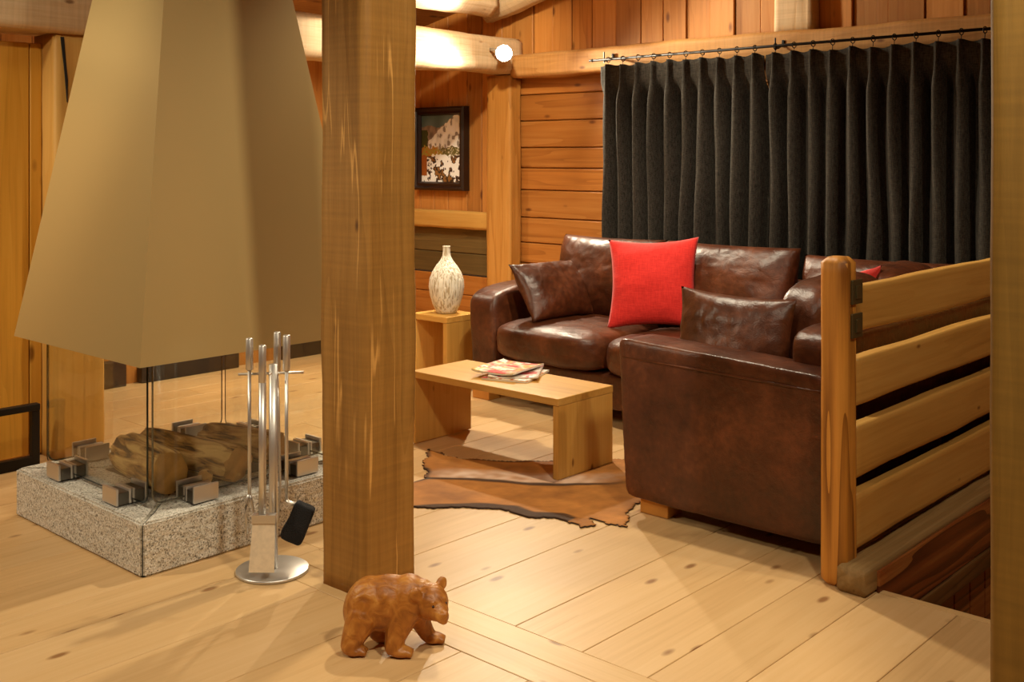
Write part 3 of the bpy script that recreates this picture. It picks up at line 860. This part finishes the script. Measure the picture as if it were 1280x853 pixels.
for s in (-1, 1):
    e = HC + V((lx * .042 * s - hx * .008, ly * .042 * s - hy * .008, .040))
    if s < 0: e = V((.066, -.056, .176))
    blob(bm, e, (.010, .019, .021), (0, 0, HD if s > 0 else HD - .5))
    blob(bm, HC + V((hx * .040 + lx * .019 * s, hy * .040 + ly * .019 * s, .016)), (.009, .010, .007), (0, 0, HD))   # brow
# legs: (hip/shoulder) -> knee -> foot
for y, (pts, foot) in {
    'hn': ([((-.088, -.022, .10), .050), ((-.108, -.036, .055), .037), ((-.120, -.046, .028), .028)], (-.106, -.046, .014)),
    'hf': ([((-.075, .024, .10), .046), ((-.055, .044, .055), .030), ((-.062, .046, .026), .024)], (-.044, .046, .014)),
    'fn': ([((.034, -.020, .12), .046), ((.010, -.038, .06), .033), ((.002, -.046, .026), .026)], (.024, -.048, .014)),
    'ff': ([((.045, .022, .11), .042), ((.070, .044, .055), .028), ((.085, .046, .026), .024)], (.104, .044, .014))}.items():
    limb(bm, pts); blob(bm, foot, (.034, .026, .016))
    for k in (-1, 0, 1): blob(bm, (foot[0] + .026, foot[1] + k * .014, .010), (.011, .008, .010), sub=2)
for v in bm.verts:
    if v.co.z < .0: v.co.z = 0
BEAR = tag(obj('bear_figurine', bm, M['bear'], loc=(-2.345, 2.075, .0015), rot=(0, 0, A - .05)), 'small carved wooden bear walking on the floor before the post', 'figurine')
md = BEAR.modifiers.new('union', 'REMESH'); md.mode = 'VOXEL'; md.voxel_size = .0032; md.use_smooth_shade = True
md = BEAR.modifiers.new('soften', 'SMOOTH'); md.factor = .5; md.iterations = 14
BEAR.scale = (1.0,) * 3
for s in (-1, 1):
    c = HC + V((hx * .046 + lx * .021 * s, hy * .046 + ly * .021 * s, .006))
    bm = bmesh.new(); blob(bm, (0, 0, 0), (.0042,) * 3, sub=2)
    ey = obj('eye', bm, M['beareye']); ey.location = c; ey.parent = BEAR

# ------------------------------------------------------------------ corner sofa
L = M['leather']
root = empty('corner_sofa', (-3.1, 5.0, 0))
tag(root, 'large L-shaped brown leather corner sofa along the curtain wall and railing', 'sofa')
SB = 5.40
def soft(name, x0, x1, y0, y1, z0, z1, k=10, bulge=.0, wr=.004, seed=0, n=20, rot=(0, 0, 0), sag=0, flare=0):
    bm = puff(x1 - x0, y1 - y0, z1 - z0, k, bulge, n, wr, seed, sag)
    o = obj(name, bm, L, root, loc=((x0 + x1) / 2, (y0 + y1) / 2, (z0 + z1) / 2), rot=rot)
    return o
soft('base', -4.44, -1.74, 4.56, SB, .075, .265, 16, seed=1, wr=.002)
soft('base', -2.55, -1.74, 3.6, 4.6, .075, .265, 16, seed=2, wr=.002)
# left arm: rounded front, flaring top
bm = puff(.225, .92, .585, 9, 0, 24, .004, 3)
for v in bm.verts:
    k = (v.co.z + .29) / .58
    v.co.x -= .035 * k * k; v.co.z -= .045 * max(0, -v.co.y / .46) ** 2 * k
obj('armrest', bm, L, root, loc=(-4.345, 4.975, .365))
# near end panel (arm of the return) : flared, with centre seam
bm = puff(.86, .20, .60, 22, 0, 34, .003, 4)
for v in bm.verts:
    k = (v.co.z + .30) / .60
    if v.co.x < 0: v.co.x -= .035 * k
    v.co.z -= .018 * (v.co.x / .43) * k
    if v.co.y < 0: v.co.y += .004 * math.exp(-((v.co.x + .085) / .006) ** 2)
obj('end_panel', bm, L, root, loc=(-2.145, 3.575, .366))
# seam piping along the top of the end panel
obj('piping', tubebm([(-2.585, 3.478, .612), (-2.3, 3.473, .609), (-1.9, 3.473, .600), (-1.73, 3.478, .594)], .005, n=8), L, root)
# backs
soft('back_frame', -4.44, -1.73, 5.26, SB, .25, .74, 14, seed=5, wr=.003)
soft('back_frame', -1.95, -1.725, 3.62, 5.3, .25, .775, 12, seed=6, wr=.003)
# seat cushions
soft('seat_cushion', -4.265, -3.50, 4.44, 5.28, .262, .475, 5, .10, .006, 7, 30)
soft('seat_cushion', -3.50, -2.56, 4.44, 5.28, .262, .470, 5, .10, .006, 8, 30)
soft('seat_cushion', -2.57, -1.95, 3.66, 5.28, .262, .470, 7, .05, .006, 9, 30)
# back cushions
for x0, x1, sd, hh, yy in ((-4.30, -3.56, 10, .50, 5.15), (-3.56, -2.72, 12, .50, 5.15), (-2.70, -1.92, 13, .47, 5.16)):
    obj('back_cushion', pillow(x1 - x0, hh, .30, n=44, pinch=.035, wr=.011, seed=sd, ex=.36), L, root, loc=((x0 + x1) / 2, yy, .43 + hh / 2), rot=(-.20, 0, 0))
for y0, y1, sd in ((3.84, 4.52, 15), (4.52, 5.08, 16)):
    soft('back_cushion', -2.15, -1.925, y0, y1, .43, .90, 4.6, .1, .008, sd, 26, rot=(0, .08, 0))
# feet
FT = simple('foot_wood', (206, 140, 60), .45, var=.2)
for x, y in ((-4.40, 4.60), (-2.62, 4.60), (-4.40, 5.34), (-2.47, 3.575), (-1.80, 3.9), (-1.80, 5.34)):
    if x == -2.62: continue
    obj('foot', boxbm(x - .065, x + .065, y - .05, y + .05, 0.0005, .082, .004), FT, root, smooth=False)

def cushion(name, w, h, t, mat, loc, R, label, group=None, **k):
    o = obj(name, pillow(w, h, t, **k), mat, loc=loc)
    o.rotation_euler = R.to_euler(); return tag(o, label, 'cushion', group)
def frame(xdir, tilt_normal):
    """matrix whose local x = xdir, local -y = facing normal"""
    x = V(xdir).normalized(); y = -(V(tilt_normal).normalized()); y = (y - x * y.dot(x)).normalized(); z = x.cross(y)
    return Matrix((x, y, z)).transposed()
cushion('scatter_cushion', .54, .37, .17, L, (-4.07, 4.83, .635), frame((.12, 1, 0), (.8, -.15, .55)), 'brown leather cushion slumped against the left sofa arm', None, seed=3, seam=True, wr=.010)
cushion('scatter_cushion', .52, .40, .17, L, (-2.262, 3.765, .665), frame((1, 0, -.02), (0, -1, .12)), 'brown leather cushion standing behind the near end of the sofa', None, seed=4, seam=True, wr=.012)
cushion('scatter_cushion', .50, .50, .16, M['red'], (-3.44, 4.90, .715), frame((.86, .40, .05), (.42, -.86, .32)), 'bright red square cushion leaning on the sofa back in full view', None, seed=5, wr=.006, pinch=.11, ex=.62)
cushion('scatter_cushion', .46, .46, .15, M['red'], (-2.14, 4.42, .70), frame((.1, 1, .06), (-.9, 0, .35)), 'red cushion mostly hidden behind the stair railing post', None, seed=6, wr=.004)

# ------------------------------------------------------------------ curtains, rod
CY = 5.475
def curtain(x0, x1, label, seed):
    P = .113; n = max(1, round((x1 - x0) / P)); per = 14; cols = n * per; rows = 46
    z1, z0 = 1.972, .45
    bm = bmesh.new(); g = {}
    for i in range(cols + 1):
        for j in range(rows + 1):
            t = j / rows; z = z1 + (z0 - z1) * t
            ph = i / per
            k = int(ph); fr = ph - k
            # pinch pleats at the top
            d = (fr - .5)
            pinch = math.exp(-(d / .10) ** 2) * (.032 + .008 * nz((k, seed, 0), 3))
            amp = .052 * (1 + .35 * nz((k * .9, t * 1.5, seed), 1.7))
            wob = .5 * nz((k * 1.3 + seed, t * 1.1, 0), 2.1) * t
            wave = amp * (2 * (.5 + .5 * math.cos(2 * PI * (d + .16 * wob))) ** 1.9 - 1) + .010 * math.sin(4 * PI * d + 3 * nz((k, t, seed), 2))
            b = min(1, max(0, (t - .055) / .10)); b = b * b * (3 - 2 * b)
            y = pinch * (1 - b) + wave * b
            x = x0 + (x1 - x0) * (i / cols) + .030 * t * nz((ph * .45, t * 1.2, seed), 2.0) * math.sin(PI * i / cols) ** .5 + .012 * b * math.sin(2 * PI * d)
            z += .012 * nz((ph, 0, seed), 1.2) * (1 - t) - .008 * (math.cos(2 * PI * d) * -1) * (1 - t) * .6
            g[i, j] = bm.verts.new((x, CY - y, z))
    for i in range(cols):
        for j in range(rows):
            bm.faces.new((g[i, j], g[i + 1, j], g[i + 1, j + 1], g[i, j + 1]))
    o = obj('curtain', bm, M['curtain'])
    s = o.modifiers.new('cloth', 'SOLIDIFY'); s.thickness = .003
    return tag(o, label, 'curtain', 'pleated curtains on the black rod')
curtain(-4.24, -3.088, 'left half of the charcoal pleated curtains, beside the wall boards', 1)
curtain(-3.077, -1.72, 'right half of the charcoal pleated curtains, running behind the railing', 2)
root = empty('curtain_rod', (-2.9, CY, 2.01))
tag(root, 'thin black curtain rod with rings across the back wall beam', 'curtain rod')
obj('rod', tubebm([(-4.30, CY, 2.010), (-1.69, CY, 2.021)], .008), M['black_rod'], root)
bm = bmesh.new(); lathe(bm, [(.003, -.035), (.009, -.03), (.004, -.02), (.012, -.01), (.006, 0), (.006, .01)], 12)
obj('finial', bm, M['black_rod'], root, loc=(-4.30, CY, 2.010), rot=(0, PI / 2, 0))
for x in (-4.215, -3.02, -1.75):
    bm = bmesh.new(); tube(bm, [(x, CY, 2.005), (x, CY + .03, 2.005), (x, CY + .098, 2.03)], .006); box(bm, x - .008, x + .008, CY + .085, CY + .094, 2.015, 2.055, .002)
    tube(bm, [(x, CY, 1.99), (x, CY, 2.06)], .0045)
    obj('bracket', bm, M['black_rod'], root, smooth=False)
k = 0
for (a, b, n) in ((-4.24, -3.09, 10), (-3.075, -1.72, 12)):
    for i in range(n):
        x = a + (b - a) * (i + .5) / n; zc = 2.011 + (x + 4.3) * .004
        bm = bmesh.new(); tube(bm, [(x + .004 * math.sin(q), CY + .016 * math.sin(q), zc - .004 + .016 * math.cos(q)) for q in [2 * PI * m / 14 for m in range(15)]], .0028, n=6)
        tube(bm, [(x, CY, zc - .018), (x, CY - .004, zc - .045)], .002, n=6)
        obj('ring', bm, M['black_rod'], root)

# ------------------------------------------------------------------ painting
root = empty('framed_painting', (-5.89, 5.69, 1.46))
tag(root, 'dark framed oil painting of a snowy mountain and a rocky stream', 'painting')
px0, px1, pz0, pz1 = -6.17, -5.625, 1.15, 1.77
bw = .062
bm = bmesh.new()
def bar(a, b, inner_a, inner_b):
    # mitred moulding between outer corners a,b (x,z) and inner corners
    prof = [(0, .0), (0, .058), (.25, .070), (.55, .048), (.8, .052), (1, .03), (1, 0)]
    r = []
    for o_, i_ in ((a, inner_a), (b, inner_b)):
        r.append([V((o_[0] + (i_[0] - o_[0]) * s, WY - .002 - h, o_[1] + (i_[1] - o_[1]) * s)) for s, h in prof])
    ring_surface(bm, r)
O = [(px0, pz0), (px1, pz0), (px1, pz1), (px0, pz1)]; I = [(px0 + bw, pz0 + bw), (px1 - bw, pz0 + bw), (px1 - bw, pz1 - bw), (px0 + bw, pz1 - bw)]
for i in range(4): bar(O[i], O[(i + 1) % 4], I[i], I[(i + 1) % 4])
obj('frame', bm, simple('dark_frame', (44, 24, 14), .35, 0, bump=.1, bscale=60, var=.3), root, smooth=False)
bm = bmesh.new(); lay = bm.loops.layers.float_color.new('Col'); n = 90; g = {}
def pcol(u, v):
    a = nz((u, v, 0), 4, 1); b = nz((u, v, 0), 14, 2); c = nz((u, v, 0), 34, 3)
    ridge = .55 + (u - .15) * .52 + .05 * b
    snow = .98 if u > .8 else .62 + (u - .2) * .62
    if v > .52 + .06 * b:
        if v < snow + .03 * b and u > .18: col = V((205, 205, 200)) + V((34, 32, 28)) * (a + b) if b + .3 * c > -.42 else V((128, 120, 110))
        elif v > .84 + .05 * a: col = V((84, 106, 108)) + V((30, 30, 28)) * a
        else: col = V((128, 112, 96)) + V((50, 44, 36)) * b
        if u < .16 + .05 * b and v < .78: col = V((58, 62, 30))
    elif v > .40 + .04 * b:
        col = V((150, 130, 50)) if u < .5 + .1 * b else V((92, 84, 40))
        if c > .2: col = V((176, 84, 30)) if u < .4 else V((180, 170, 140))
    else:
        m = b + .45 * c + .3 * math.sin(u * 7 + v * 11) + .1
        col = V((232, 228, 216)) if m > .02 else (V((48, 34, 22)) if m > -.35 else V((128, 88, 44)))
        if u < .14 and v > .1: col = V((150, 84, 34))
    return lin(tuple(max(0, min(255, k * 1.12 + 8)) for k in col))
for i in range(n + 1):
    for j in range(n + 1):
        g[i, j] = bm.verts.new((I[0][0] - .005 + (I[1][0] - I[0][0] + .01) * i / n, WY - .026, I[0][1] - .005 + (I[2][1] - I[0][1] + .01) * j / n))
for i in range(n):
    for j in range(n):
        f = bm.faces.new((g[i, j], g[i + 1, j], g[i + 1, j + 1], g[i, j + 1])); cc = pcol((i + .5) / n, (j + .5) / n)
        for l in f.loops: l[lay] = cc
obj('canvas', bm, M['paint'], root, smooth=False)

# ------------------------------------------------------------------ railing
root = empty('stair_railing', (-1.63, 4.4, 0))
tag(root, 'pine stair railing of four wide planks behind a chamfered newel post', 'railing')
obj('newel_post', hewn(1.072, .105, .092, amp=.002, r=.02, seed=31, cham=.018), M['newel'], root, loc=(-1.633, 3.378, 0), rot=ROT_UP)
for k, (z0, z1) in enumerate(((.815, .97), (.575, .73), (.335, .507), (.098, .283))):
    obj('rail', hewn(2.262, .045, z1 - z0, amp=.002, r=.006, seed=40 + k, lump=.008), M['rail'], root, loc=(-1.622, 3.425, (z0 + z1) / 2), rot=(0, 0, PI / 2))
# sill beam under the railing
o = obj('sill_beam', hewn(2.35, .098, .084, amp=.004, r=.008, seed=50, lump=.004), M['sill'], loc=(-1.558, 3.315, .0435), rot=(0, 0, PI / 2))
tag(o, 'weathered grey beam along the stairwell edge at the foot of the newel post', 'beam')
for z, lab in ((.958, 'upper bronze light switch on the railing newel post'), (.848, 'lower bronze light switch on the railing newel post')):
    r = empty('light_switch', (-1.585, 3.40, z)); tag(r, lab, 'light switch', 'bronze switches')
    obj('plate', boxbm(-1.588, -1.578, 3.368, 3.442, z - .04, z + .04, .003), M['bronze'], r, smooth=False)
    obj('rocker', boxbm(-1.579, -1.573, 3.388, 3.422, z - .022, z + .022, .002), M['bronze'], r, smooth=False)

# ------------------------------------------------------------------ spotlight on the beam
LP = V((-4.93, 5.32, 2.085))
AIM = V((-1.2, 1.2, .3)); dr = (AIM - LP).normalized()
root = empty('spotlight', LP)
tag(root, 'glaring spotlight fixed to the pale ceiling beam near the painting', 'spotlight')
q = dr.to_track_quat('Z', 'Y')
bm = bmesh.new(); lathe(bm, [(.03, -.10), (.04, -.09), (.055, -.02), (.06, .0), (.054, .0), (.05, -.015)], 28)
obj('housing', bm, M['steel'], root, loc=LP, rot=q.to_euler())
bm = bmesh.new(); lathe(bm, [(.001, .008), (.03, .006), (.052, -.004), (.05, -.012), (.001, -.014)], 28)
obj('lens', bm, M['lamp'], root, loc=LP, rot=q.to_euler())
obj('arm', tubebm([LP - dr * .08, LP + V((-.07, .03, .02)), LP + V((-.15, .03, .04))], .012), M['steel'], root)

def spot(name, loc, aim, power, angle=70, blend=.4, size=.05, col=(1, .88, .65)):
    l = bpy.data.lights.new(name, 'SPOT'); l.energy = power; l.spot_size = math.radians(angle); l.spot_blend = blend
    l.shadow_soft_size = size; l.color = col
    o = bpy.data.objects.new(name, l); COL.objects.link(o); o.location = loc
    o.rotation_euler = (V(aim) - V(loc)).to_track_quat('-Z', 'Y').to_euler(); return o
spot('lamp_beam', LP + dr * .03, AIM, 200, 165, .4, .04)
spot('downlight_beam', (-4.1, 4.3, 2.72), (-5.15, 4.7, 2.05), 150, 100, .6, .05)
spot('downlight_stairs', (-.35, 1.82, 3.0), (-2.3, 3.0, 0), 235, 110, .6, .14)
spot('downlight_seating', (-3.1, 3.9, 2.9), (-3.1, 3.8, 0), 190, 125, .5, .05)
spot('downlight_hearth', (-4.5, -.1, 2.45), (-4.1, 1.9, .5), 200, 85, .6, .06)
spot('fill_door', (-2.9, .5, 2.95), (-5.0, 2.1, 1.8), 110, 62, .7, .06)  # added fill, no fixture: brightens lintel, doorpost and upper hood
spot('fill_entry', (-1.2, .3, 3.0), (-1.5, 2.9, 0), 110, 85, .7, .06)  # added fill light for the floor near the stair corner and the newel front
spot('fill_rail', (.3, 3.7, 3.2), (-1.6, 4.1, .5), 110, 75, .7, .06)  # extra light added over the stairs to lift the rail faces, not a real lamp
spot('downlight_curtain', (-4.3, 4.75, 2.7), (-2.2, 5.5, 1.2), 130, 85, .7, .05)
spot('downlight_left', (-5.7, 4.2, 2.35), (-5.7, 3.9, 0), 90, 150, .7, .06)
w = bpy.data.worlds.new('World'); S.world = w; w.use_nodes = True
w.node_tree.nodes['Background'].inputs[0].default_value = (1, .8, .55, 1)
w.node_tree.nodes['Background'].inputs[1].default_value = .05

# ------------------------------------------------------------------ camera
cam = bpy.data.cameras.new('camera'); co = bpy.data.objects.new('camera', cam); COL.objects.link(co)
cam.sensor_width = 36; cam.lens = 1369 / 1280 * 36
cam.shift_y = -(426.5 - 196) / 1280
co.location = (0, 0, 1.4); co.rotation_euler = (PI / 2, 0, A)
cam.clip_start = .05
S.camera = co
S.view_settings.view_transform = 'Standard'; S.view_settings.look = 'None'
S.view_settings.gamma = 1; S.view_settings.use_curve_mapping = False
S.view_settings.exposure = -.12
try:
    S.cycles.use_denoising = True
    S.cycles.max_bounces = 10; S.cycles.transparent_max_bounces = 16; S.cycles.transmission_bounces = 12
    S.cycles.caustics_reflective = False; S.cycles.sample_clamp_indirect = 6
except Exception: pass
